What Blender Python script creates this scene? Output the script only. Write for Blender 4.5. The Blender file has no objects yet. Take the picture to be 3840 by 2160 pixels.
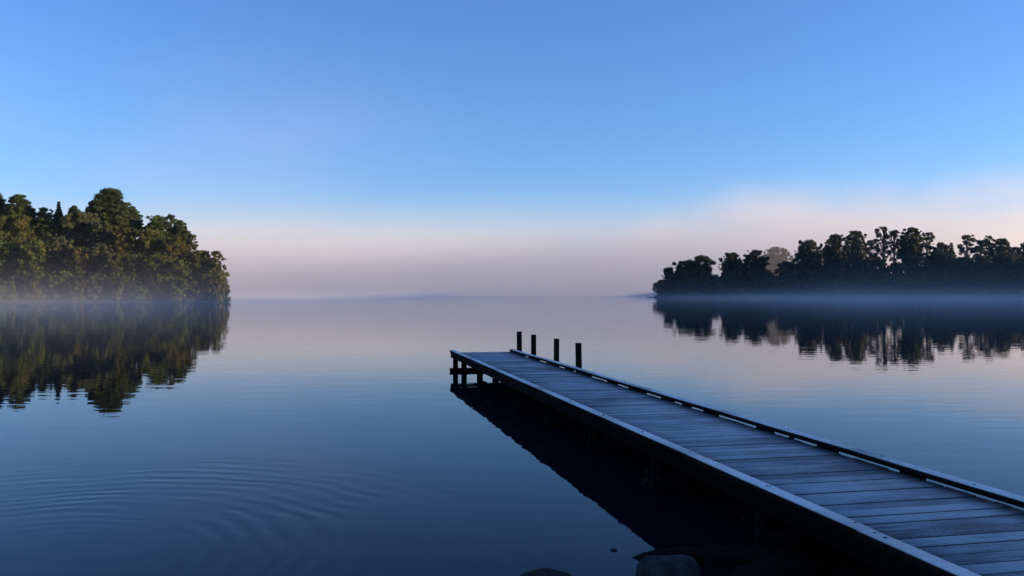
import bpy, bmesh, math, random
import numpy as np
from mathutils import Vector, Matrix
R = math.radians
S = bpy.context.scene
COL = S.collection

# ------------------------------------------------------------------ camera
F = 3200.0            # focal length in pixels of the 3840 px wide photograph
HOR = 1103.0          # horizon row in the photograph
EYE = 2.334           # eye height above the lake
cam_d = bpy.data.cameras.new("camera"); cam = bpy.data.objects.new("camera", cam_d); COL.objects.link(cam)
cam_d.sensor_width = 36.0; cam_d.lens = F / 3840 * 36.0
cam_d.clip_start = 0.1; cam_d.clip_end = 12000
cam.location = (0, 0, EYE)
cam.rotation_euler = (R(90) + math.atan((HOR - 1080) / F), 0, 0)
S.camera = cam

# ------------------------------------------------------------------ sky, sun, exposure
SUN_EL, SUN_AZ = R(7), R(105)       # azimuth clockwise from the view direction (+Y)
w = bpy.data.worlds.new("World"); S.world = w; w.use_nodes = True
nt = w.node_tree; nt.nodes.clear()
sky = nt.nodes.new("ShaderNodeTexSky"); sky.sky_type = 'NISHITA'; sky.sun_disc = False
sky.sun_elevation = SUN_EL; sky.sun_rotation = SUN_AZ - R(13)
sky.altitude = 100; sky.air_density = 1.0; sky.dust_density = 0.3; sky.ozone_density = 4.5
hs = nt.nodes.new("ShaderNodeVectorMath"); hs.operation = 'MULTIPLY'; hs.inputs[1].default_value = (1.02, 0.875, 1.01)   # camera white balance of the clear sky
bgn = nt.nodes.new("ShaderNodeBackground"); bgn.inputs["Strength"].default_value = 0.15
wo = nt.nodes.new("ShaderNodeOutputWorld")
nt.links.new(sky.outputs[0], hs.inputs[0]); nt.links.new(hs.outputs[0], bgn.inputs["Color"])
nt.links.new(bgn.outputs[0], wo.inputs["Surface"])
sl = bpy.data.lights.new("sun", 'SUN'); so = bpy.data.objects.new("sun", sl); COL.objects.link(so)
sl.energy = 4.0; sl.angle = R(0.5); sl.color = (1.0, 0.71, 0.41)
sdir = Vector((math.sin(SUN_AZ) * math.cos(SUN_EL), math.cos(SUN_AZ) * math.cos(SUN_EL), math.sin(SUN_EL)))
so.rotation_euler = sdir.to_track_quat('Z', 'Y').to_euler(); so.location = sdir * 50 + Vector((0, 0, 20))
S.view_settings.view_transform = 'Standard'; S.view_settings.look = 'None'
S.view_settings.exposure = 1.15; S.view_settings.gamma = 1.0; S.view_settings.use_curve_mapping = False
cy = S.cycles
cy.max_bounces = 8; cy.volume_bounces = 3; cy.transparent_max_bounces = 8
cy.volume_step_rate = 1.0; cy.volume_max_steps = 256
cy.use_denoising = True

# ------------------------------------------------------------------ helpers
def tag(o, label=None, cat=None, group=None, kind=None):
    if label: o["label"] = label
    if cat: o["category"] = cat
    if group: o["group"] = group
    if kind: o["kind"] = kind
    return o
def empty(name, loc, rz=0.0):
    o = bpy.data.objects.new(name, None); COL.objects.link(o); o.location = loc; o.rotation_euler = (0, 0, rz)
    o.empty_display_size = 0.5
    return o
def link(name, me, m, parent=None):
    o = bpy.data.objects.new(name, me); COL.objects.link(o)
    if m: me.materials.append(m)
    if parent: o.parent = parent
    return o
def np_mesh(name, V, Fq, smooth=False):
    """V (n,3) array; Fq list of (k,m) int arrays of faces with m corners."""
    me = bpy.data.meshes.new(name)
    me.vertices.add(len(V)); me.vertices.foreach_set("co", np.asarray(V, dtype=np.float32).ravel())
    loops = np.concatenate([f.ravel() for f in Fq]).astype(np.int32)
    tot = np.concatenate([np.full(len(f), f.shape[1]) for f in Fq]).astype(np.int32)
    start = np.concatenate([[0], np.cumsum(tot)[:-1]]).astype(np.int32)
    me.loops.add(len(loops)); me.loops.foreach_set("vertex_index", loops)
    me.polygons.add(len(tot)); me.polygons.foreach_set("loop_start", start); me.polygons.foreach_set("loop_total", tot)
    if smooth: me.polygons.foreach_set("use_smooth", np.ones(len(tot), dtype=bool))
    me.update(calc_edges=True); me.validate()
    return me
class Geo:
    def __init__(s): s.v = []; s.f = []; s.n = 0
    def add(s, V, Fs):
        V = np.asarray(V, dtype=float)
        for f in Fs: s.f.append(np.asarray(f) + s.n)
        s.v.append(V); s.n += len(V)
    def box(s, x0, x1, y0, y1, z0, z1, ch=0.0, rz=0.0, jit=0.0):
        """box; ch chamfers the long edges of the longest horizontal axis"""
        if ch <= 0:
            V = np.array([[x, y, z] for z in (z0, z1) for y in (y0, y1) for x in (x0, x1)], float)
            Q = np.array([[0, 2, 3, 1], [4, 5, 7, 6], [0, 1, 5, 4], [2, 6, 7, 3], [0, 4, 6, 2], [1, 3, 7, 5]])
            Fs = [Q]
        else:
            alongx = (x1 - x0) >= (y1 - y0)
            a0, a1, b0, b1 = (x0, x1, y0, y1) if alongx else (y0, y1, x0, x1)
            prof = [(b0 + ch, z0), (b1 - ch, z0), (b1, z0 + ch), (b1, z1 - ch), (b1 - ch, z1), (b0 + ch, z1), (b0, z1 - ch), (b0, z0 + ch)]
            V = []
            for a in (a0, a1):
                for b, z in prof: V.append((a, b, z) if alongx else (b, a, z))
            V = np.array(V); k = 8
            Q = [[i, (i + 1) % k, k + (i + 1) % k, k + i] for i in range(k)]
            c0 = list(range(k)); c1 = [k + i for i in range(k)]
            if alongx: Fs = [np.array(Q), np.array([c0[::-1]]), np.array([c1])]
            else: Fs = [np.array([q[::-1] for q in Q]), np.array([c0]), np.array([c1[::-1]])]
        if rz:
            c = V.mean(0); ca, sa = math.cos(rz), math.sin(rz); d = V - c
            V = np.stack([c[0] + d[:, 0] * ca - d[:, 1] * sa, c[1] + d[:, 0] * sa + d[:, 1] * ca, V[:, 2]], 1)
        if jit: V = V + np.random.uniform(-jit, jit, V.shape)
        s.add(V, Fs)
    def tube(s, pts, rad, n=8, cap=True):
        pts = [Vector(p) for p in pts]; rings = []
        for i, p in enumerate(pts):
            t = (pts[min(i + 1, len(pts) - 1)] - pts[max(i - 1, 0)]).normalized()
            a = t.cross(Vector((1, 0, 0)) if abs(t.x) < 0.8 else Vector((0, 1, 0))).normalized(); b = t.cross(a)
            rings.append([p + (a * math.cos(2 * math.pi * k / n) + b * math.sin(2 * math.pi * k / n)) * rad[i] for k in range(n)])
        V = np.array([list(v) for r in rings for v in r]); Q = []
        for i in range(len(pts) - 1):
            for k in range(n): Q.append([i * n + k, i * n + (k + 1) % n, (i + 1) * n + (k + 1) % n, (i + 1) * n + k])
        Fs = [np.array(Q)]
        if cap: Fs += [np.array([list(range(n))[::-1]]), np.array([[(len(pts) - 1) * n + k for k in range(n)]])]
        s.add(V, Fs)
    def build(s, name, m, parent=None, smooth=False):
        by = {}
        for f in s.f: by.setdefault(f.shape[1], []).append(f)
        return link(name, np_mesh(name, np.concatenate(s.v), [np.concatenate(x) for x in by.values()], smooth), m, parent)

def mat(name):
    m = bpy.data.materials.new(name); m.use_nodes = True; t = m.node_tree
    p = t.nodes["Principled BSDF"]
    return m, t, p
def N(t, typ, **kw):
    n = t.nodes.new(typ)
    for k, v in kw.items():
        if k.startswith("i_"): n.inputs[k[2:].replace("_", " ")].default_value = v
        else: setattr(n, k, v)
    return n
def math_n(t, op, a, b=None, c=None, clamp=False):
    n = t.nodes.new("ShaderNodeMath"); n.operation = op; n.use_clamp = clamp
    for i, x in enumerate((a, b, c)):
        if x is None: continue
        if hasattr(x, "links"): t.links.new(x, n.inputs[i])
        else: n.inputs[i].default_value = x
    return n.outputs[0]
def smooth_n(t, x, a, b, c=0.0, d=1.0):
    n = t.nodes.new("ShaderNodeMapRange"); n.interpolation_type = 'SMOOTHSTEP'
    t.links.new(x, n.inputs["Value"])
    n.inputs["From Min"].default_value = a; n.inputs["From Max"].default_value = b
    n.inputs["To Min"].default_value = c; n.inputs["To Max"].default_value = d
    return n.outputs[0]
def mixc(t, fac, a, b):
    n = t.nodes.new("ShaderNodeMix"); n.data_type = 'RGBA'
    if hasattr(fac, "links"): t.links.new(fac, n.inputs[0])
    else: n.inputs[0].default_value = fac
    for i, x in ((6, a), (7, b)):
        if hasattr(x, "links"): t.links.new(x, n.inputs[i])
        else: n.inputs[i].default_value = (*x, 1)
    return n.outputs[2]

# ------------------------------------------------------------------ materials
def timber(name, wood, frost, amt, scale=1.0, rough=0.75, fmin=0.30, spec=0.02, strip=False):
    """weathered sawn timber with hoar frost lying on faces that look up"""
    m, t, p = mat(name)
    tc = N(t, "ShaderNodeTexCoord"); geo = N(t, "ShaderNodeNewGeometry")
    mp = N(t, "ShaderNodeMapping"); mp.inputs["Scale"].default_value = (1.2 * scale, 9 * scale, 9 * scale)
    t.links.new(tc.outputs["Object"], mp.inputs[0])
    n1 = N(t, "ShaderNodeTexNoise", i_Scale=2.0, i_Detail=6.0, i_Roughness=0.65); t.links.new(mp.outputs[0], n1.inputs["Vector"])
    n2 = N(t, "ShaderNodeTexNoise", i_Scale=1.1, i_Detail=3.0); t.links.new(tc.outputs["Object"], n2.inputs["Vector"])
    n3 = N(t, "ShaderNodeTexNoise", i_Scale=60.0, i_Detail=2.0); t.links.new(tc.outputs["Object"], n3.inputs["Vector"])
    isl = geo.outputs["Random Per Island"]
    col = mixc(t, n1.outputs[0], tuple(c * 0.55 for c in wood), tuple(c * 1.35 for c in wood))
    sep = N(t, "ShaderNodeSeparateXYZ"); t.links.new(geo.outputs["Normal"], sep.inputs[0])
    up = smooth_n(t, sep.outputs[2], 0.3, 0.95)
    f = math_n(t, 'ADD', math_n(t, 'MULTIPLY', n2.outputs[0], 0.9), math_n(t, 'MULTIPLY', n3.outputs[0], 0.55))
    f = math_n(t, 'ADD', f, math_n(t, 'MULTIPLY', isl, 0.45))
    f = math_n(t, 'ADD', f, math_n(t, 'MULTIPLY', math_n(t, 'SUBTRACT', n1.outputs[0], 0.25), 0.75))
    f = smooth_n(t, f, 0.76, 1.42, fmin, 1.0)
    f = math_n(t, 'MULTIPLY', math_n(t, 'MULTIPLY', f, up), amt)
    if strip:     # hoar frost thinned beside the kerb, which also paints in the shade there
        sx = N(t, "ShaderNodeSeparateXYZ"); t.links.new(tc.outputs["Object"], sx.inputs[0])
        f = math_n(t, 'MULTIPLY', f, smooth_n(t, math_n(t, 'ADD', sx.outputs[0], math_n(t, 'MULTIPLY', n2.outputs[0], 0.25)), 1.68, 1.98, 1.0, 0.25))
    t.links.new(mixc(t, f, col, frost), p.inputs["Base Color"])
    p.inputs["Roughness"].default_value = rough; p.inputs["Specular IOR Level"].default_value = spec
    b = N(t, "ShaderNodeBump", i_Strength=0.5, i_Distance=0.004)
    t.links.new(math_n(t, 'ADD', n1.outputs[0], math_n(t, 'MULTIPLY', n3.outputs[0], 0.4)), b.inputs["Height"])
    t.links.new(b.outputs[0], p.inputs["Normal"])
    return m
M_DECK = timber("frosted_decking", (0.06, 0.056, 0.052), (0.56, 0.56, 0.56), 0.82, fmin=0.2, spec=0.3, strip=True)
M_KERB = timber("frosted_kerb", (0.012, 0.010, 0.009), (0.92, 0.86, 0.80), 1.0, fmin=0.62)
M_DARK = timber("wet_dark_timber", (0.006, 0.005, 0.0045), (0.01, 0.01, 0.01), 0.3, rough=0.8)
M_POST = timber("tarred_post", (0.013, 0.011, 0.011), (0.05, 0.05, 0.055), 0.5, rough=0.85)
M_BOLT, t, p = mat("rusted_bolt"); p.inputs["Base Color"].default_value = (0.02, 0.017, 0.015, 1); p.inputs["Roughness"].default_value = 0.7

def foliage(name, dark, light, warm=None, sc=0.16):
    m, t, p = mat(name)
    tc = N(t, "ShaderNodeTexCoord"); oi = N(t, "ShaderNodeObjectInfo"); geo = N(t, "ShaderNodeNewGeometry")
    n1 = N(t, "ShaderNodeTexNoise", i_Scale=sc, i_Detail=3.0, i_Roughness=0.6); t.links.new(tc.outputs["Object"], n1.inputs["Vector"])
    n2 = N(t, "ShaderNodeTexNoise", i_Scale=sc * 5, i_Detail=2.0); t.links.new(tc.outputs["Object"], n2.inputs["Vector"])
    f = smooth_n(t, math_n(t, 'ADD', n1.outputs[0], math_n(t, 'MULTIPLY', n2.outputs[0], 0.5)), 0.55, 0.95)
    c = mixc(t, f, dark, light)
    if warm:
        n3 = N(t, "ShaderNodeTexNoise", i_Scale=sc * 2.2, i_Detail=2.0, noise_dimensions='4D', i_W=3.0)
        t.links.new(tc.outputs["Object"], n3.inputs["Vector"])
        c = mixc(t, smooth_n(t, n3.outputs[0], 0.5, 0.68), c, warm)
    t.links.new(c, p.inputs["Base Color"]); p.inputs["Roughness"].default_value = 0.6
    p.inputs["Specular IOR Level"].default_value = 0.2
    tr = N(t, "ShaderNodeBsdfTranslucent"); t.links.new(c, tr.inputs["Color"])
    mx = N(t, "ShaderNodeMixShader"); mx.inputs[0].default_value = 0.22
    t.links.new(p.outputs[0], mx.inputs[1]); t.links.new(tr.outputs[0], mx.inputs[2])
    t.links.new(mx.outputs[0], t.nodes["Material Output"].inputs["Surface"])
    return m
FOL = {
 'dark':   foliage("dark_needle_foliage", (0.016, 0.026, 0.012), (0.047, 0.0684, 0.0238)),
 'green':  foliage("green_foliage", (0.02, 0.036, 0.012), (0.0608, 0.1012, 0.0251)),
 'grey':   foliage("grey_green_foliage", (0.024, 0.036, 0.02), (0.0691, 0.0893, 0.0422), (0.0746, 0.0744, 0.0343)),
 'olive':  foliage("olive_foliage", (0.026, 0.036, 0.01), (0.0829, 0.1012, 0.0224), (0.0913, 0.0833, 0.0238)),
 'rust':   foliage("rusty_foliage", (0.026, 0.031, 0.012), (0.0774, 0.0863, 0.0238), (0.1078, 0.0744, 0.0251)),
 'yellow': foliage("yellow_green_foliage", (0.026, 0.042, 0.01), (0.0913, 0.125, 0.0264), (0.0968, 0.0982, 0.0238)),
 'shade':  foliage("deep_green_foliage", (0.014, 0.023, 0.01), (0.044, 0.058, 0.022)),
}
M_BARK, t, p = mat("bark"); p.inputs["Roughness"].default_value = 0.9
tc = N(t, "ShaderNodeTexCoord"); n1 = N(t, "ShaderNodeTexNoise", i_Scale=1.5, i_Detail=5.0); t.links.new(tc.outputs["Object"], n1.inputs["Vector"])
t.links.new(mixc(t, n1.outputs[0], (0.03, 0.024, 0.018), (0.12, 0.10, 0.08)), p.inputs["Base Color"])

def stone(name, a, b, wet=0.5, spec=0.2):
    m, t, p = mat(name); tc = N(t, "ShaderNodeTexCoord")
    n1 = N(t, "ShaderNodeTexNoise", i_Scale=5.0, i_Detail=8.0, i_Roughness=0.65); t.links.new(tc.outputs["Object"], n1.inputs["Vector"])
    n2 = N(t, "ShaderNodeTexNoise", i_Scale=40.0, i_Detail=3.0); t.links.new(tc.outputs["Object"], n2.inputs["Vector"])
    t.links.new(mixc(t, smooth_n(t, n1.outputs[0], 0.35, 0.65), a, b), p.inputs["Base Color"])
    p.inputs["Roughness"].default_value = wet; p.inputs["Specular IOR Level"].default_value = spec
    bp = N(t, "ShaderNodeBump", i_Strength=0.6, i_Distance=0.02)
    t.links.new(math_n(t, 'ADD', n1.outputs[0], math_n(t, 'MULTIPLY', n2.outputs[0], 0.15)), bp.inputs["Height"])
    t.links.new(bp.outputs[0], p.inputs["Normal"]); return m
M_STONE = stone("grey_stone", (0.018, 0.019, 0.017), (0.055, 0.055, 0.048), 0.85, 0.1)
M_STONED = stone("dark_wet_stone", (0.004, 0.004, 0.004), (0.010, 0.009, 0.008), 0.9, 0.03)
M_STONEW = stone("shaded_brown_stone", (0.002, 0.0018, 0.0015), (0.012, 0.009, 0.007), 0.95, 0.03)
M_STONEB = stone("brown_stone", (0.016, 0.013, 0.010), (0.045, 0.035, 0.029), 0.85, 0.1)

# ------------------------------------------------------------------ ground (one sheet: lake bed, shores, distance)
def ss(x, a, b):
    q = np.clip((x - a) / (b - a), 0, 1); return q * q * (3 - 2 * q)
def wob(x, y):
    return 3 * np.sin(x * .071 + 1.3) + 2 * np.sin(y * .11 + x * .023) + 1.2 * np.sin(x * .23 + y * .17)
def gz(x, y):
    x = np.asarray(x, float); y = np.asarray(y, float)
    z = np.full(np.broadcast(x, y).shape, -3.0)
    dl = np.minimum(y - 246 - .3 * wob(x, y), -x - .336 * y - .6 * np.maximum(y - 300, 0) + .2 * wob(y, x))
    z = np.maximum(z, np.clip(dl * .2, -3, 9))
    dr = np.minimum(y - 574 - .3 * wob(x, y), (x - .178 * y) * .9 + .3 * wob(y, x)); z = np.maximum(z, np.clip(dr * .30, -3, 11))
    dn = 5.6 - y + .25 * np.sin(x * .9) + 0.02 * x; z = np.maximum(z, np.clip(dn * .14, -3, 1.2 + 0 * x))
    da = y - 2300 + .0004 * (x - 100) ** 2 * 0; z = np.maximum(z, np.clip(da * .1, -3, 25))
    return z
def axis(parts):
    out = []
    for a, b, st in parts: out += list(np.arange(a, b, st))
    return np.array(out + [parts[-1][1]])
gx = axis([(-4000, -400, 120), (-400, -20, 5), (-20, 20, .8), (20, 500, 6), (500, 4000, 125)])
gy = axis([(-1500, -30, 90), (-30, -2, 2), (-2, 12, .7), (12, 230, 12), (230, 300, 3), (300, 555, 15), (555, 620, 3), (620, 5000, 120)])
GX, GY = np.meshgrid(gx, gy); GZ = gz(GX, GY)
nx, ny = len(gx), len(gy)
I = np.arange((ny - 1) * (nx - 1)); r_, c_ = I // (nx - 1), I % (nx - 1); a_ = r_ * nx + c_
M_GROUND, t, p = mat("gravelly_earth"); tc = N(t, "ShaderNodeTexCoord")
n1 = N(t, "ShaderNodeTexNoise", i_Scale=0.7, i_Detail=8.0); t.links.new(tc.outputs["Object"], n1.inputs["Vector"])
n2 = N(t, "ShaderNodeTexVoronoi", i_Scale=14.0); t.links.new(tc.outputs["Object"], n2.inputs["Vector"])
t.links.new(mixc(t, n1.outputs[0], (0.03, 0.028, 0.02), (0.09, 0.08, 0.06)), p.inputs["Base Color"]); p.inputs["Roughness"].default_value = 0.9
bp = N(t, "ShaderNodeBump", i_Strength=0.6, i_Distance=0.03); t.links.new(n2.outputs["Distance"], bp.inputs["Height"]); t.links.new(bp.outputs[0], p.inputs["Normal"])
g = link("ground", np_mesh("ground", np.stack([GX.ravel(), GY.ravel(), GZ.ravel()], 1), [np.stack([a_, a_ + 1, a_ + nx + 1, a_ + nx], 1)], True), M_GROUND)
tag(g, "gravelly lake bed and shores rising out of the water", "ground", kind="structure")

# ------------------------------------------------------------------ water
M_WATER, t, p = mat("lake_water")
t.nodes.remove(p); wd = N(t, "ShaderNodeBsdfDiffuse"); wd.inputs[0].default_value = (0.003, 0.007, 0.012, 1)
wg = N(t, "ShaderNodeBsdfGlossy", i_Roughness=0.0); wg.inputs[0].default_value = (0.94, 0.965, 1, 1); wf = N(t, "ShaderNodeFresnel", i_IOR=1.18)
wm = N(t, "ShaderNodeMixShader"); t.links.new(wf.outputs[0], wm.inputs[0]); t.links.new(wd.outputs[0], wm.inputs[1]); t.links.new(wg.outputs[0], wm.inputs[2])
t.links.new(wm.outputs[0], t.nodes["Material Output"].inputs["Surface"])
tc = N(t, "ShaderNodeTexCoord"); O = tc.outputs["Object"]
def wn(sx, sy, det, rot=0.0, dist=0.0):
    mp = N(t, "ShaderNodeMapping"); mp.inputs["Scale"].default_value = (sx, sy, 1); mp.inputs["Rotation"].default_value = (0, 0, rot)
    t.links.new(O, mp.inputs[0])
    n = N(t, "ShaderNodeTexNoise", i_Scale=1.0, i_Detail=det, i_Roughness=0.5, i_Distortion=dist); t.links.new(mp.outputs[0], n.inputs["Vector"]); return n.outputs[0]
h1 = math_n(t, 'MULTIPLY', wn(0.45, 1.6, 1.5, 0.04), 0.0028)
h2 = math_n(t, 'MULTIPLY', wn(2.0, 4.5, 1.0, -0.1), 0.0005)
h3 = math_n(t, 'MULTIPLY', wn(0.05, 0.16, 1.0, 0.1), 0.006)
# rings spreading from a point near the left shore
sub = N(t, "ShaderNodeVectorMath", operation='SUBTRACT'); t.links.new(O, sub.inputs[0]); sub.inputs[1].default_value = (-4.35, 7.35, 0)
ln = N(t, "ShaderNodeVectorMath", operation='LENGTH'); t.links.new(sub.outputs[0], ln.inputs[0]); rr = ln.outputs["Value"]
rw = math_n(t, 'ADD', rr, math_n(t, 'MULTIPLY', wn(0.8, 0.8, 2.0), 0.45))
phase = math_n(t, 'MULTIPLY', math_n(t, 'POWER', rw, 0.7), 2 * math.pi / 0.14)
ring = math_n(t, 'SINE', phase)
env = math_n(t, 'MULTIPLY', smooth_n(t, rr, 0.6, 2.2), smooth_n(t, rr, 2.8, 5.6, 1.0, 0.0))
env = math_n(t, 'MULTIPLY', env, smooth_n(t, wn(0.9, 0.6, 2.0, 0.5), 0.38, 0.66, 0.05, 1.0))
nv = N(t, "ShaderNodeVectorMath", operation='NORMALIZE'); t.links.new(sub.outputs[0], nv.inputs[0])
dv = N(t, "ShaderNodeVectorMath", operation='DOT_PRODUCT'); t.links.new(nv.outputs[0], dv.inputs[0]); dv.inputs[1].default_value = (0.5, 0.866, 0)
env = math_n(t, 'MULTIPLY', env, smooth_n(t, dv.outputs["Value"], 0.05, 0.7))
ring = math_n(t, 'MULTIPLY', math_n(t, 'MULTIPLY', ring, env), 0.0017)
hh = math_n(t, 'ADD', math_n(t, 'ADD', h1, h2), math_n(t, 'ADD', h3, ring))
bp = N(t, "ShaderNodeBump", i_Strength=1.0, i_Distance=1.0); t.links.new(hh, bp.inputs["Height"])
for q in (wd, wg, wf): t.links.new(bp.outputs[0], q.inputs["Normal"])
gw = Geo(); V = np.array([[-4500, -40, 0], [4500, -40, 0], [4500, 5200, 0], [-4500, 5200, 0]], float); gw.add(V, [np.array([[0, 1, 2, 3]])])
tag(gw.build("water", M_WATER), "calm dark blue lake water with faint ripples", "lake", kind="structure")

# ------------------------------------------------------------------ hills off to the right: an unseen wooded ridge, added to keep the low sun off the lake
M_HILL = foliage("wooded_hillside", (0.015, 0.024, 0.012), (0.04, 0.055, 0.022), sc=0.02)
hx = np.linspace(0, 1, 40); hy = np.linspace(0, 1, 220); HX, HY = np.meshgrid(hx, hy)
yy = -1500 + 2105 * HY; prof = np.sin(np.pi * HX) ** 0.8
rx_ = 520 + 420 * HX + 30 * np.sin(yy * .006)
top = (106 + 4 * np.sin(yy * .013) + 3 * np.sin(yy * .05 + 1)) * ss(-yy, -540, -430)
top = top - 9 * np.exp(-((yy - 30) / 42.0) ** 2)  # dip shaped to let the low sun reach the left shore
hz = prof * top + 2.5 * np.sin(HX * 60 + yy * .08) * prof * ss(-yy, -540, -430) - 1.0
I = np.arange(219 * 39); r_, c_ = I // 39, I % 39; a_ = r_ * 40 + c_
tag(link("shade_ridge", np_mesh("shade_ridge", np.stack([rx_.ravel(), yy.ravel(), hz.ravel()], 1), [np.stack([a_, a_ + 1, a_ + 41, a_ + 40], 1)], True), M_HILL),
    "unseen wooded ridge out of frame to the right, added to shade the lake", "hill", kind="structure")

# ------------------------------------------------------------------ fog bank and low mist
def vol_box(name, x0, x1, y0, y1, z0, z1, fn, label, cat):
    m = bpy.data.materials.new(name); m.use_nodes = True; t = m.node_tree; t.nodes.clear()
    out = N(t, "ShaderNodeOutputMaterial"); pv = N(t, "ShaderNodeVolumePrincipled")
    tc = N(t, "ShaderNodeTexCoord"); sp = N(t, "ShaderNodeSeparateXYZ"); t.links.new(tc.outputs["Object"], sp.inputs[0])
    fn(t, pv, tc.outputs["Object"], sp.outputs[0], sp.outputs[1], sp.outputs[2])
    t.links.new(pv.outputs[0], out.inputs["Volume"])
    g = Geo(); g.box(x0, x1, y0, y1, z0, z1)
    return tag(g.build(name, m), label, cat, kind="stuff")
def fog_fn(t, pv, O, x, y, z):
    pv.inputs["Color"].default_value = (0.99, 0.985, 0.985, 1); pv.inputs["Anisotropy"].default_value = 0.0
    mp = N(t, "ShaderNodeMapping"); mp.inputs["Scale"].default_value = (0.0055, 0.0045, 0.013); t.links.new(O, mp.inputs[0])
    n = N(t, "ShaderNodeTexNoise", i_Scale=1.0, i_Detail=5.0, i_Roughness=0.6); t.links.new(mp.outputs[0], n.inputs["Vector"])
    nz = math_n(t, 'MULTIPLY', math_n(t, 'SUBTRACT', n.outputs[0], 0.52), 190.0)
    nz = math_n(t, 'MULTIPLY', nz, smooth_n(t, x, 60, 300, 0.18, 1.0))
    bump = smooth_n(t, x, 120, 330, 0.0, 32.0)
    ztop = math_n(t, 'ADD', math_n(t, 'ADD', 118.0, bump), nz)
    d = math_n(t, 'SUBTRACT', ztop, z)
    s = math_n(t, 'POWER', smooth_n(t, d, 0.0, 78.0), 1.1)
    side = math_n(t, 'MULTIPLY', smooth_n(t, y, 740, 880), smooth_n(t, math_n(t, 'SUBTRACT', x, math_n(t, 'MULTIPLY', y, 0.62)), -10, 130, 1.0, 0.0))
    t.links.new(math_n(t, 'MULTIPLY', math_n(t, 'MULTIPLY', s, side), 0.0036), pv.inputs["Density"])
vol_box("fog_bank", -1300, 1500, 730, 1900, 0.05, 235, fog_fn, "pale pinkish fog bank lying across the far side of the lake", "fog")
def veil_fn(t, pv, O, x, y, z):
    pv.inputs["Color"].default_value = (0.99, 0.99, 0.99, 1); pv.inputs["Anisotropy"].default_value = 0.0
    mp = N(t, "ShaderNodeMapping"); mp.inputs["Scale"].default_value = (0.0022, 0.002, 0.006); mp.inputs["Rotation"].default_value = (0, .25, 0); t.links.new(O, mp.inputs[0])
    n = N(t, "ShaderNodeTexNoise", i_Scale=1.0, i_Detail=3.0, i_Roughness=0.5); t.links.new(mp.outputs[0], n.inputs["Vector"])
    q = smooth_n(t, n.outputs[0], 0.35, 0.72)
    q = math_n(t, 'MULTIPLY', q, smooth_n(t, z, 110, 430, 1.0, 0.0))
    q = math_n(t, 'MULTIPLY', q, smooth_n(t, x, -420, 60, 1.0, 0.0))
    t.links.new(math_n(t, 'MULTIPLY', q, 0.0005), pv.inputs["Density"])
vol_box("veil", -1300, 80, 1000, 1400, 60, 430, veil_fn, "faint high veil of thinning fog above the left forest", "fog")
def mist_fn(t, pv, O, x, y, z):
    pv.inputs["Color"].default_value = (0.98, 0.985, 0.99, 1); pv.inputs["Anisotropy"].default_value = 0.1
    mp = N(t, "ShaderNodeMapping"); mp.inputs["Scale"].default_value = (0.02, 0.02, 0.08); t.links.new(O, mp.inputs[0])
    n = N(t, "ShaderNodeTexNoise", i_Scale=1.0, i_Detail=3.0); t.links.new(mp.outputs[0], n.inputs["Vector"])
    patch = math_n(t, 'MAXIMUM', smooth_n(t, x, -95, -5, 0.62, 0.07), smooth_n(t, x, 20, 150, 0.07, 0.36))
    q = math_n(t, 'POWER', 2.718, math_n(t, 'MULTIPLY', z, -0.4))
    q = math_n(t, 'ADD', q, math_n(t, 'MULTIPLY', math_n(t, 'POWER', 2.718, math_n(t, 'MULTIPLY', z, -0.06)), smooth_n(t, x, 40, 120, 0.04, 0.11)))
    q = math_n(t, 'MULTIPLY', q, smooth_n(t, n.outputs[0], 0.3, 0.7, 0.5, 1.4))
    q = math_n(t, 'MULTIPLY', q, smooth_n(t, y, 30, 80))
    q = math_n(t, 'MULTIPLY', q, patch)
    t.links.new(math_n(t, 'MULTIPLY', q, 0.0062), pv.inputs["Density"])
vol_box("mist", -420, 560, 30, 695, 0.04, 60, mist_fn, "thin low mist drifting over the lake surface", "mist")

# ------------------------------------------------------------------ pier
A_ = math.atan((1920 - 1215) / F)                # the pier runs away to the left of the view
P0 = Vector((-1.885, 26.0, 0)); ZK = EYE - 1.70    # top of kerbs above the water
random.seed(4); np.random.seed(4)
pier = empty("pier", P0, A_)
tag(pier, "long frosted timber pier running out from the shore into the lake", "pier")
U = Vector((-math.sin(A_), math.cos(A_))); Vv = Vector((math.cos(A_), math.sin(A_)))
def s_of(px, v):
    """distance back from the far end of the point on the long line X=v seen in photo column px"""
    k = (px - 1920) / F
    return (P0.x + v * Vv.x - k * (P0.y + v * Vv.y)) / (U.x - k * U.y)
LEN = 24.5; WID = 2.0; KW = 0.14; KH = 0.062; GAP = 0.019
ZD = ZK - KH - GAP                                # deck surface
g = Geo(); y = 0.0; i = 0
while y > -LEN:
    w_ = 0.184 + random.uniform(-.004, .004); gp = random.choice([.012, .015, .018, .026])
    dz = random.uniform(-.004, .004)
    g.box(0.14 + random.uniform(-.006, .006), 1.874 + random.uniform(-.007, .006), y - w_, y, ZD - .045 + dz, ZD + dz, ch=.005, rz=random.uniform(-.0035, .0035))
    y -= w_ + gp; i += 1
g.build("decking", M_DECK, pier)
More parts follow.
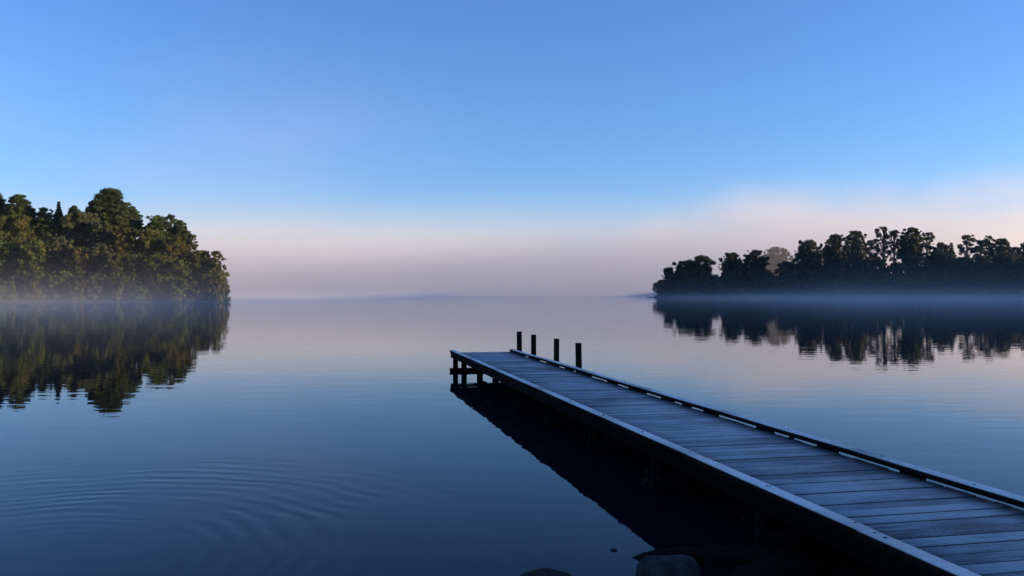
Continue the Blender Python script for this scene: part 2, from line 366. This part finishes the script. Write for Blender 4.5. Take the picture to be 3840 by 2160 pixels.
# kerb timbers with bolts
def kerb(side, y0, y1):
    x0 = 0.0 if side == 0 else WID - KW
    dx = random.uniform(-.008, .008); dz = random.uniform(-.003, .003)
    k = Geo(); n = max(2, int((y0 - y1) / .5)); k.box(x0 + dx, x0 + KW + dx, y1 + .006, y0 - .006, ZK - KH + dz, ZK + dz, ch=.010, rz=random.uniform(-.0012, .0012))
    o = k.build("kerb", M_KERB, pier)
    for yb in (y0 - .16, (y0 + y1) / 2, y1 + .16):
        for q in [(random.uniform(-.035, .035), random.uniform(-.14, .14)) for _ in range(random.choice([1, 2, 3]))]:
            b = Geo(); bx, by = x0 + KW / 2 + dx + q[0], yb + q[1]
            b.tube([(bx, by, ZK + dz - .01), (bx, by, ZK + dz + .004)], [random.uniform(.008, .014)] * 2, 8)
            b.build("bolt", M_BOLT, o)
for side, cuts in ((0, [0.0, 3.4, 6.9, 10.9, 14.6, 17.3, 20.3, 24.4]), (1, [0.0, 3.9, 7.5, 11.2, 14.3, 17.6, 20.8, 24.4])):
    for a, b in zip(cuts[:-1], cuts[1:]): kerb(side, -a, -b)
# blocks that carry the kerbs; the light slots of the photograph lie between them
slots = [(1966, 1980), (2021, 2047), (2093, 2116), (2147, 2157), (2214, 2275), (2311, 2355), (2419, 2477), (2522, 2554), (2586, 2634),
         (2688, 2832), (2894, 2954), (2968, 3058), (3134, 3368), (3459, 3900)]
xin = WID - KW
edges = [0.0]
for a, b in slots: edges += [-s_of(a, xin), -s_of(b, xin)]
edges = [abs(e) for e in edges] + [LEN - .1]
print("slot positions", [round(e, 2) for e in edges])
for k in range(0, len(edges) - 1, 2):
    a, b = edges[k], edges[k + 1]
    if b - a < .02: continue
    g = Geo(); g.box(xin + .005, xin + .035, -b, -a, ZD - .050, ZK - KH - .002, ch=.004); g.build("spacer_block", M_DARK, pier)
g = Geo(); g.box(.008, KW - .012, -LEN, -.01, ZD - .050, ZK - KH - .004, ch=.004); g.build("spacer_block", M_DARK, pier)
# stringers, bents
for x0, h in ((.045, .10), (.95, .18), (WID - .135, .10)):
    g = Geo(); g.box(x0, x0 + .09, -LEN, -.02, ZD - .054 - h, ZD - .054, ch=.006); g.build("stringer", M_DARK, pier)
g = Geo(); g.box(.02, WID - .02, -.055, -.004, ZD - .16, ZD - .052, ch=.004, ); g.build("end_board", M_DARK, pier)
bents = [0.12, 1.72, 4.25, 6.3, 8.7, 11.2, 13.7, 16.2, 18.7, 21.2, 23.4]
for j, s in enumerate(bents):
    for xx in (.15, WID - .17):
        lean = random.uniform(-.02, .02)
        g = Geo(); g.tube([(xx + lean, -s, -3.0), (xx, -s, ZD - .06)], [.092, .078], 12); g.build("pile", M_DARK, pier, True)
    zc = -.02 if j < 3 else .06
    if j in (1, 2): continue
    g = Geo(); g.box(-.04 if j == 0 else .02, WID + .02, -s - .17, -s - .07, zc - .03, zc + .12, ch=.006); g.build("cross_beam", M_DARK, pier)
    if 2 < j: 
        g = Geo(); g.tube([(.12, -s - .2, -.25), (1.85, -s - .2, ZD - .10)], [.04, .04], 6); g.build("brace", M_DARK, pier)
# ladder-like diagonal braces on the shaded face between the piles further in
# mooring posts beside the pier
posts = [(1948.6, 1243, .080, "tarred mooring post farthest out, beside the pier's far end"),
         (2001, 1255, .076, "tarred mooring post second from the pier's far end"),
         (2086, 1270, .071, "slender tarred mooring post third from the pier's far end"),
         (2172, 1286, .074, "tarred mooring post nearest the shore, last of the four beside the pier")]
for k, (px, top, rad, lab) in enumerate(posts):
    v = WID + .11; s = s_of(px, v); wp = P0.to_2d() - U * s + Vv * v
    D = wp.y; zt = EYE - (top - HOR) / F * D
    g = Geo(); lx = [-.012, .0, .008, -.02][k]
    g.tube([(lx * -2, 0, -3.2), (0, 0, 0), (lx, 0, zt - .012), (lx, 0, zt)], [rad * 1.06, rad * 1.02, rad, rad * .86], 14)
    o = g.build("mooring_post", M_POST, None, False); o.location = (wp.x, wp.y, 0)
    tag(o, lab, "post", "mooring posts beside the pier")

# ------------------------------------------------------------------ stones by the shore
def rock(name, cx, cyy, cz, sx, sy, sz, seed, m, label, rz=0.0, flat=0.0, amp=.16):
    bm = bmesh.new(); bmesh.ops.create_icosphere(bm, subdivisions=4, radius=1.0)
    rs = random.Random(seed); ph = [rs.uniform(0, 6.28) for _ in range(9)]
    for v in bm.verts:
        c = v.co.copy(); k = 1 + amp * (math.sin(c.x * 2.3 + ph[0]) * math.sin(c.y * 2.1 + ph[1]) + .6 * math.sin(c.z * 3.1 + ph[2] + c.x * 2) + .3 * math.sin(c.x * 7 + ph[3]) * math.sin(c.y * 6 + ph[4]) + .12 * math.sin(c.x * 17 + ph[5] + c.z * 13) * math.sin(c.y * 15 + ph[6]))
        c = c * k
        q = max(abs(c.x), abs(c.y), abs(c.z)); c = c * (1 + .28 * (1 / (q + .35) - .8))
        if flat: c.z = min(c.z, flat + .12 * (c.z - flat) + .05 * math.sin(c.x * 3 + ph[7]))
        v.co = Vector((c.x * sx, c.y * sy, c.z * sz))
    me = bpy.data.meshes.new(name); bm.to_mesh(me); bm.free()
    for pl in me.polygons: pl.use_smooth = True
    o = link(name, me, m); o.location = (cx, cyy, cz); o.rotation_euler = (0, 0, rz)
    tag(o, label, "rock", "stones at the water's edge"); return o
def at(px, py, z):
    D = F * (EYE - z) / (py - HOR); return ((px - 1920) / F * D, D)
x, y = at(2503, 2100, .10); rock("boulder", x, y - .16, .0, .265, .22, .235, 3, M_STONE, "rounded grey boulder breaking the water at the bottom edge beside the pier", .1, .78)
x, y = at(2055, 2150, .04); rock("boulder", x, y - .12, -.065, .30, .20, .165, 8, M_STONEB, "low brown boulder barely above the water at the bottom edge, left of the rounded boulder", .25)
x, y = at(2298, 2062, .0); rock("stone", x, y, -.008, .040, .022, .022, 5, M_STONE, "fist sized stone poking out of the open water near the pier", 0)
x, y = at(2610, 2075, .05); rock("slab", x + .22, y - .02, -.04, .85, .20, .19, 12, M_STONED, "dark wet slab with a pointed tip behind the rounded boulder", -.10, .7, .12)
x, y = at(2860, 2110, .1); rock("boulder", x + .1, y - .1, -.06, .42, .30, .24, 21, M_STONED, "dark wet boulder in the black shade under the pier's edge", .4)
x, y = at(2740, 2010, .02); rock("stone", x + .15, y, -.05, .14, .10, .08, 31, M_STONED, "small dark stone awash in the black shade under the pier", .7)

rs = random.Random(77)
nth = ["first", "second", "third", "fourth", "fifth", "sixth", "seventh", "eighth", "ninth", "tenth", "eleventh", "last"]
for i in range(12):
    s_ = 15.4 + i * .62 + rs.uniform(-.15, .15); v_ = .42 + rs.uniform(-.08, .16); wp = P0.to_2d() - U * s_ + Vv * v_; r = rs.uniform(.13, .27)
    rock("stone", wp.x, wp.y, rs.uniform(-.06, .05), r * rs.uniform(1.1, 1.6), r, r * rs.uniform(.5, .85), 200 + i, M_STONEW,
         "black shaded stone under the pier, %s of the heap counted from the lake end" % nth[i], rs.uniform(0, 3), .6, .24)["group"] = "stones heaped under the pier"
# ------------------------------------------------------------------ trees
_ico = None
def ico():
    global _ico
    if _ico is None:
        bm = bmesh.new(); bmesh.ops.create_icosphere(bm, subdivisions=2, radius=1.0)
        _ico = (np.array([v.co[:] for v in bm.verts]), np.array([[v.index for v in f.verts] for f in bm.faces])); bm.free()
    return _ico
def crown_geo(rng, clumps, leaf, cover=1.25, core=0.78):
    g = Geo(); iv, fi = ico()
    for c in clumps:
        cx, cy_, cz, rx, ry, rz = c
        if core > 0:
            k = core * (1 + rng.uniform(-.16, .16, (len(iv), 1)))
            g.add(iv * k * np.array([rx, ry, rz]) + np.array([cx, cy_, cz]), [fi])
        area = 4 * math.pi * ((rx * ry) ** 1.6 / 3 + 2 * (rx * rz) ** 1.6 / 3) ** (1 / 1.6)
        n = int(max(10, cover * area / (leaf * leaf * .62)))
        d = rng.normal(size=(n, 3)); d /= np.linalg.norm(d, axis=1)[:, None]
        rad = rng.uniform(.66, 1.16, (n, 1)) if core > 0 else rng.uniform(.25, 1.08, (n, 1))
        rad = rad * (1 + .10 * np.sin(d[:, :1] * 7 + cx) * np.sin(d[:, 1:2] * 6 + cz))
        pnt = d * rad * np.array([rx, ry, rz]) + np.array([cx, cy_, cz])
        nrm = d + rng.normal(scale=.55, size=(n, 3)); nrm[:, 2] += .25; nrm /= np.linalg.norm(nrm, axis=1)[:, None]
        up = rng.normal(size=(n, 3)); a = np.cross(nrm, up); a /= np.linalg.norm(a, axis=1)[:, None]; b = np.cross(nrm, a)
        s = leaf * rng.uniform(.4, .85, (n, 1)); asp = rng.uniform(.45, .9, (n, 1))
        q = np.stack([pnt - a * s, pnt - b * s * asp + nrm * s * .2, pnt + a * s, pnt + b * s * asp], 1)
        V = q.reshape(-1, 3); g.add(V, [np.arange(4 * n).reshape(n, 4)])
    return g
def make_tree(name, px, top, hw, D, kind, m, label, group, seed, cat="tree", leaf=None):
    """px, top, hw in columns/rows of the photograph at 2576 px width"""
    k = 3840 / 2576
    x = (px * k - 1920) / F * D; H = (HOR - top * k) / F * D + EYE; W = hw * k / F * D
    z0 = max(float(gz(x, D)), -.2); h = H - z0
    rng = np.random.default_rng(seed); leaf = leaf or (0.42 if D < 400 else 0.75)
    root = empty(name, (x, D, z0), 0.0); tag(root, label, cat, group)
    cl = []; core = .74; cover = 1.35
    tr = max(.16, h * .017)
    def u(a, b): return rng.uniform(a, b)
    fine = 1.0 if D < 400 else .78
    if kind in ('round', 'bush', 'dome'):
        ch = h * .98 if kind == 'bush' else min(h * .86, (3.0 if kind != 'dome' else 2.1) * W); zc = h - ch / 2
        n = int((34 + 16 * ch / (2 * W)) / fine ** 1.6); fl = .62 if kind == 'dome' else .78
        lean = u(-.22, .22)
        for i in range(n):
            t_ = (i + .5) / n; ph = i * 2.39996 + u(-.5, .5); zz = 1 - 1.85 * t_
            rr = (1 - abs(zz) ** 2.2) ** .6; cr = W * u(.12, .32) * (.8 + .3 * t_) * fine
            k_ = u(.62, .95); q = lean * W * (1 - t_)
            cl.append(((W - cr * .7) * rr * math.cos(ph) * k_ * 1.05 + q, (W - cr * .7) * rr * math.sin(ph) * k_, min(zc + ch / 2 * zz * u(.86, 1.04), h - cr * fl * .95), cr, cr, cr * fl * u(.8, 1.2)))
        cl.append((lean * W + u(-.1, .1) * W, 0, h - .22 * W * fl, .25 * W, .25 * W, .23 * W * fl))
        cl.append((lean * W * .4, 0, zc - ch * .04, W * .62, W * .62, ch * .40))
        if kind == 'bush':
            for i in range(10):
                ph = u(0, 6.28); cr = W * u(.2, .32); cl.append((W * .75 * math.cos(ph), W * .75 * math.sin(ph), .02 * h + cr * .3, cr, cr, cr * .8))
        for i in range(30):      # ragged sprigs
            ph = u(0, 6.28); zz = u(-.5, 1); rr = math.sqrt(1 - zz * zz) ** .7; cr = W * u(.05, .14)
            cl.append((W * rr * math.cos(ph) * .98 + lean * W * .5, W * rr * math.sin(ph) * .98, min(zc + ch / 2 * zz * 1.05, h - cr), cr, cr, cr * .8))
    elif kind == 'layered':
        ch = min(h * .82, 2.2 * W); lev = max(7, int(ch / (W * .17)))
        for L in range(lev):
            t_ = (L + .4) / lev; zz = h - ch * t_; rr = W * min(1, .12 + 1.15 * t_ ** .62); m_ = 4 + int(9 * min(1, t_ * 1.6))
            for i in range(m_):
                ph = i * 6.283 / m_ + u(-.5, .5) + L; cr = W * u(.13, .24); k_ = u(.6, 1.0)
                cl.append(((rr - cr * .5) * k_ * math.cos(ph), (rr - cr * .5) * k_ * math.sin(ph), min(zz + u(-.09, .09) * W, h - cr * .4), cr * 1.2, cr * 1.1, cr * u(.38, .62)))
        cl.append((0, 0, h - ch * .56, W * .60, W * .60, ch * .40))
        cl.append((0, 0, h - .11 * W, .17 * W, .17 * W, .11 * W))
        for i in range(10):
            ph = u(0, 6.28); t_ = u(.15, .9); rr = W * min(1.02, .3 + 1.25 * t_ ** .8); cr = W * u(.07, .13)
            cl.append((rr * math.cos(ph), rr * math.sin(ph), h - ch * t_, cr * 1.5, cr, cr * .5))
    elif kind == 'spire':
        ch = min(h * .8, 3.6 * W); lev = 12
        for L in range(lev):
            t_ = (L + .2) / lev; zz = h - ch * t_; rr = W * (.02 + .98 * t_ ** .9)
            for i in range(5):
                ph = i * 1.2566 + u(-.4, .4); cr = max(.15 * W, rr * .55)
                cl.append((rr * .6 * math.cos(ph), rr * .6 * math.sin(ph), zz - cr * .5, cr, cr, cr * .75))
    elif kind in ('sparse', 'umbrella'):
        core = .5; cover = 1.15
        n = 50 if kind == 'sparse' else 44; ch = min(h * .70, 3.2 * W if kind == 'sparse' else 1.5 * W)
        sk = u(-.2, .2)
        for i in range(n):
            t_ = (i + .3) / n; ph = i * 2.4 + u(-.7, .7)
            zz = h - ch * t_ * u(.8, 1.15); rr = W * (math.sin(min(1, .24 + t_ * 1.0) * math.pi * .60)) * u(.35, 1.0)
            cr = W * u(.09, .25); cl.append((rr * math.cos(ph) + sk * W * (1 - t_), rr * math.sin(ph), min(zz, h - cr * .6), cr * 1.15, cr, cr * u(.55, .95)))
        cl.append((sk * W, 0, h - W * .13, W * .2, W * .2, W * .14))
    g = crown_geo(rng, cl, leaf if kind != 'sparse' else leaf * .85, cover, core)
    tg = Geo(); bend = u(-.02, .02) * h
    tp = [(0, 0, -.6), (bend * .3, 0, h * .3), (bend, u(-.2, .2), h * .62), (0, 0, h * (.9 if kind != 'sparse' else .93))]
    tg.tube(tp, [tr * 1.25, tr, tr * .7, tr * .25], 7)
    step = 1 if kind in ('sparse', 'umbrella') else 4
    for c in cl[::step]:
        zb = max(h * .3, c[2] - math.hypot(c[0], c[1]) * .8 - .1 * h); zb = min(zb, h * .85)
        p0 = (bend * .6, 0, zb); p1 = (c[0] * .5 + bend * .3, c[1] * .5, (zb + c[2]) / 2 + .03 * h * (1 if step == 1 else 0)); r0 = tr * .42
        tg.tube([p0, p1, (c[0], c[1], c[2])], [r0, r0 * .65, r0 * .3], 5)
    tg.build("trunk", M_BARK, root, True)
    g.build("crown", FOL[m], root)
    return root

GL = "trees of the forest on the left shore"; GR = "trees of the wooded point on the right"
left = [
 # px, top, halfwidth, D, kind, foliage, name, label
 (-12, 481, 26, 292, 'layered', 'dark', 'podocarp_tree', "dark tall tree at the photo's left edge, cut by the frame"),
 (47, 490, 43, 290, 'layered', 'dark', 'podocarp_tree', "dark flat-topped tree with open tiers near the left edge, sky behind it"),
 (114, 523, 26, 294, 'round', 'grey', 'broadleaf_tree', "hazy low rounded treetop between the flat-topped tree and the pointed conifer"),
 (147, 507, 20, 288, 'spire', 'dark', 'conifer_tree', "small pointed conifer standing above the left forest skyline"),
 (186, 517, 15, 296, 'layered', 'dark', 'podocarp_tree', "little square-topped tree between the pointed conifer and the tallest tree"),
 (276, 476, 68, 285, 'layered', 'dark', 'podocarp_tree', "tallest tree of the left forest, a broad dark tiered dome"),
 (236, 513, 34, 291, 'layered', 'dark', 'podocarp_tree', "dark tiered tree on the left shoulder of the tallest tree"),
 (328, 519, 30, 289, 'layered', 'dark', 'podocarp_tree', "dark tiered tree with open branches on the right shoulder of the tallest tree"),
 (392, 542, 36, 284, 'round', 'green', 'broadleaf_tree', "dark green treetop just right of the tallest tree's shoulder"),
 (428, 541, 25, 286, 'sparse', 'dark', 'broadleaf_tree', "ragged open treetop with sky gaps on the falling right skyline"),
 (30, 540, 66, 268, 'round', 'olive', 'broadleaf_tree', "broad olive crown below the flat-topped tree at the left"),
 (122, 549, 38, 270, 'round', 'green', 'broadleaf_tree', "deep green crown below the pointed conifer"),
 (208, 533, 58, 272, 'dome', 'grey', 'broadleaf_tree', "wide pale grey-green dome left of and below the tallest tree"),
 (264, 556, 36, 266, 'round', 'grey', 'broadleaf_tree', "grey-green lumpy crown directly below the tallest tree"),
 (314, 574, 38, 263, 'round', 'rust', 'broadleaf_tree', "rust tinted crown in the middle of the left forest"),
 (372, 577, 44, 264, 'round', 'olive', 'broadleaf_tree', "large olive crown right of the rust tinted one"),
 (455, 554, 29, 270, 'round', 'dark', 'broadleaf_tree', "dark clumpy crown on the steep right skyline of the left forest"),
 (436, 592, 40, 262, 'round', 'rust', 'broadleaf_tree', "orange brown crown below the dark clumpy skyline tree"),
 (478, 590, 20, 266, 'sparse', 'dark', 'broadleaf_tree', "small dark tree with clumps jutting out over the fog"),
 (496, 630, 40, 262, 'round', 'olive', 'broadleaf_tree', "dusky olive crown below the jutting clumps"),
 (540, 632, 24, 260, 'sparse', 'rust', 'broadleaf_tree', "thin twiggy tree above the right tip of the left shore"),
 (2, 606, 46, 258, 'round', 'green', 'broadleaf_tree', "dark green crown at the left edge, halfway up the forest"),
 (88, 604, 44, 257, 'round', 'yellow', 'broadleaf_tree', "bright yellow-green crown low in the left forest near the edge"),
 (148, 596, 40, 260, 'round', 'grey', 'broadleaf_tree', "grey-green crown right of the bright yellow-green one"),
 (196, 622, 38, 256, 'round', 'rust', 'broadleaf_tree', "brownish crown below the wide pale dome"),
 (244, 612, 38, 258, 'round', 'grey', 'broadleaf_tree', "muted green crown right of the brownish one, above the shore bushes"),
 (296, 636, 36, 255, 'round', 'olive', 'broadleaf_tree', "olive crown with dark hollows below the rust tinted crown"),
 (346, 642, 36, 256, 'round', 'yellow', 'broadleaf_tree', "yellowish crown left of centre below the large olive crown"),
 (398, 636, 38, 255, 'round', 'olive', 'broadleaf_tree', "olive crown below the orange brown one"),
 (452, 655, 38, 254, 'round', 'yellow', 'broadleaf_tree', "yellow-olive crown above the shore, left of the dusky crown's foot"),
 (537, 662, 36, 254, 'round', 'olive', 'broadleaf_tree', "warm olive crown at the outer right end of the left shore"),
 (2, 700, 36, 249, 'bush', 'green', 'shore_bush', "green bush at the waterline in the photo's left corner of the forest"),
 (46, 694, 34, 250, 'bush', 'yellow', 'shore_bush', "light green bush at the waterline, second from the left edge"),
 (96, 686, 38, 250, 'bush', 'olive', 'shore_bush', "olive waterside bush below the bright yellow-green crown"),
 (150, 682, 38, 251, 'bush', 'yellow', 'shore_bush', "pale yellowish waterside bush below the grey-green crown"),
 (204, 694, 34, 249, 'bush', 'rust', 'shore_bush', "brownish waterside bush under the wide pale dome"),
 (254, 688, 36, 250, 'bush', 'grey', 'shore_bush', "grey-green waterside bush straight below the tallest tree"),
 (306, 696, 34, 249, 'bush', 'olive', 'shore_bush', "olive waterside bush a little right of below the tallest tree"),
 (356, 700, 33, 249, 'bush', 'green', 'shore_bush', "green waterside bush beside a pale dead stem at the shore"),
 (404, 690, 36, 250, 'bush', 'olive', 'shore_bush', "olive waterside bush fourth from the right tip"),
 (456, 700, 34, 249, 'bush', 'yellow', 'shore_bush', "yellowish waterside bush third from the right tip"),
 (504, 690, 34, 250, 'bush', 'olive', 'shore_bush', "dusky waterside bush second from the right tip"),
 (549, 693, 29, 249, 'bush', 'rust', 'shore_bush', "warm brown bush forming the right tip of the left shore"),
]
for i, (px, top, hw, D, kind, m, nm, lab) in enumerate(left):
    make_tree(nm, px, top, hw, D, kind, m, lab, "bushes along the left waterline" if nm == 'shore_bush' else GL, 100 + i, "bush" if nm == 'shore_bush' else "tree")
right = [
 (1647, 712, 6, 578, 'sparse', 'shade', 'shore_bush', "spindly little bush at the very tip of the right point"),
 (1682, 673, 17, 580, 'sparse', 'shade', 'broadleaf_tree', "thin see-through tree, first from the tip of the right point"),
 (1724, 656, 36, 585, 'dome', 'shade', 'broadleaf_tree', "broad low domed tree near the tip of the right point"),
 (1768, 644, 33, 590, 'umbrella', 'shade', 'broadleaf_tree', "flat-topped tree with spreading open branches near the tip of the right point"),
 (1842, 635, 29, 590, 'round', 'shade', 'broadleaf_tree', "left one of two rounded dark trees standing close together"),
 (1898, 629, 31, 592, 'round', 'shade', 'broadleaf_tree', "right one of two rounded dark trees standing close together"),
 (1959, 621, 33, 850, 'dome', 'shade', 'broadleaf_tree', "pale tree fading into the fog between dark neighbours"),
 (2034, 604, 36, 592, 'round', 'shade', 'broadleaf_tree', "stout dark tree with a blunt top right of the pale fogged tree"),
 (2098, 590, 30, 595, 'round', 'shade', 'broadleaf_tree', "dark tree with a leaning knob of leaves left of a taller neighbour"),
 (2156, 581, 26, 595, 'round', 'shade', 'broadleaf_tree', "dark narrow-headed tree left of the lacy tall trees"),
 (2192, 604, 21, 600, 'sparse', 'shade', 'broadleaf_tree', "short lacy tree at the left foot of the tallest one"),
 (2223, 570, 22, 600, 'sparse', 'shade', 'broadleaf_tree', "tallest tree of the right point, lacy with sky showing through"),
 (2250, 579, 22, 606, 'sparse', 'grey', 'broadleaf_tree', "pale lacy tree forking just right of the tallest one"),
 (2291, 573, 29, 598, 'round', 'shade', 'broadleaf_tree', "dense tall tree right of the pale lacy one"),
 (2330, 585, 22, 604, 'sparse', 'shade', 'broadleaf_tree', "thin-topped tree leaning against the dense tall tree's right side"),
 (2364, 611, 24, 598, 'round', 'shade', 'broadleaf_tree', "lower dark tree in the dip of the right skyline"),
 (2394, 611, 18, 596, 'spire', 'shade', 'conifer_tree', "small black pointed treetop in the dip of the right skyline"),
 (2432, 591, 24, 602, 'sparse', 'shade', 'broadleaf_tree', "airy tree right of the dip in the right skyline"),
 (2468, 604, 24, 600, 'sparse', 'shade', 'broadleaf_tree', "low airy tree in front of the fog near the right edge"),
 (2491, 593, 16, 604, 'sparse', 'shade', 'broadleaf_tree', "narrow airy tree near the right edge, left of a dense one"),
 (2518, 600, 23, 600, 'round', 'shade', 'broadleaf_tree', "dense dark tree second from the right edge of the photo"),
 (2552, 622, 17, 598, 'round', 'shade', 'broadleaf_tree', "short dark tree next to the right edge of the photo"),
 (2586, 608, 24, 600, 'round', 'shade', 'broadleaf_tree', "dark tree cut by the right edge of the photo"),
]
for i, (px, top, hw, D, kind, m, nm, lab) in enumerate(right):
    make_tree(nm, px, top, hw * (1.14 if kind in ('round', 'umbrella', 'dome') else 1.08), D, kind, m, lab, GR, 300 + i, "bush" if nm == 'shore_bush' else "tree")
low = [(1668, 702, 20), (1700, 692, 30), (1745, 690, 34), (1793, 690, 33), (1840, 684, 33), (1888, 690, 34), (1935, 684, 32), (1985, 662, 34), (2035, 652, 38),
       (2090, 656, 38), (2145, 652, 38), (2200, 662, 38), (2255, 658, 38), (2310, 648, 38), (2365, 640, 38), (2420, 645, 38), (2475, 648, 38), (2530, 650, 38), (2585, 648, 38)]
where = ["at the very tip of the point, left of all others", "below the thin see-through tree at the tip", "below the broad low domed tree",
 "between the flat-topped tree and the left rounded one", "below the left of the two rounded trees", "below the right of the two rounded trees",
 "below the pale tree fading into the fog", "left of the stout blunt-topped tree's foot", "below the stout blunt-topped tree",
 "below the tree with the leaning knob", "below the narrow-headed tree left of the lacy ones", "left of the foot of the tallest lacy tree",
 "below the forking pale lacy tree", "below the dense tall tree's right side", "below the dip in the right skyline", "below the airy tree right of the dip",
 "below the low airy tree near the right edge", "below the dense tree near the photo's right edge", "cut by the right edge of the photo"]
for i, (px, top, hw) in enumerate(low):
    make_tree('understorey_tree', px, top - 4 - 6 * ((i * 7) % 3 - 1), hw, 583 + (i % 3) * 3, 'bush', 'shade', "low dark bushy tree " + where[i],
              "low dark trees along the right shore", 400 + i)
# the spit at the tip of the right point
x, y = at(2445, 1113.5, .15)
rock("spit", (2448 - 1920) / F * 572, 572, -.1, 4.2, 1.6, .75, 51, M_STONED, "low dark gravel spit running off the tip of the right point", 0, .6)
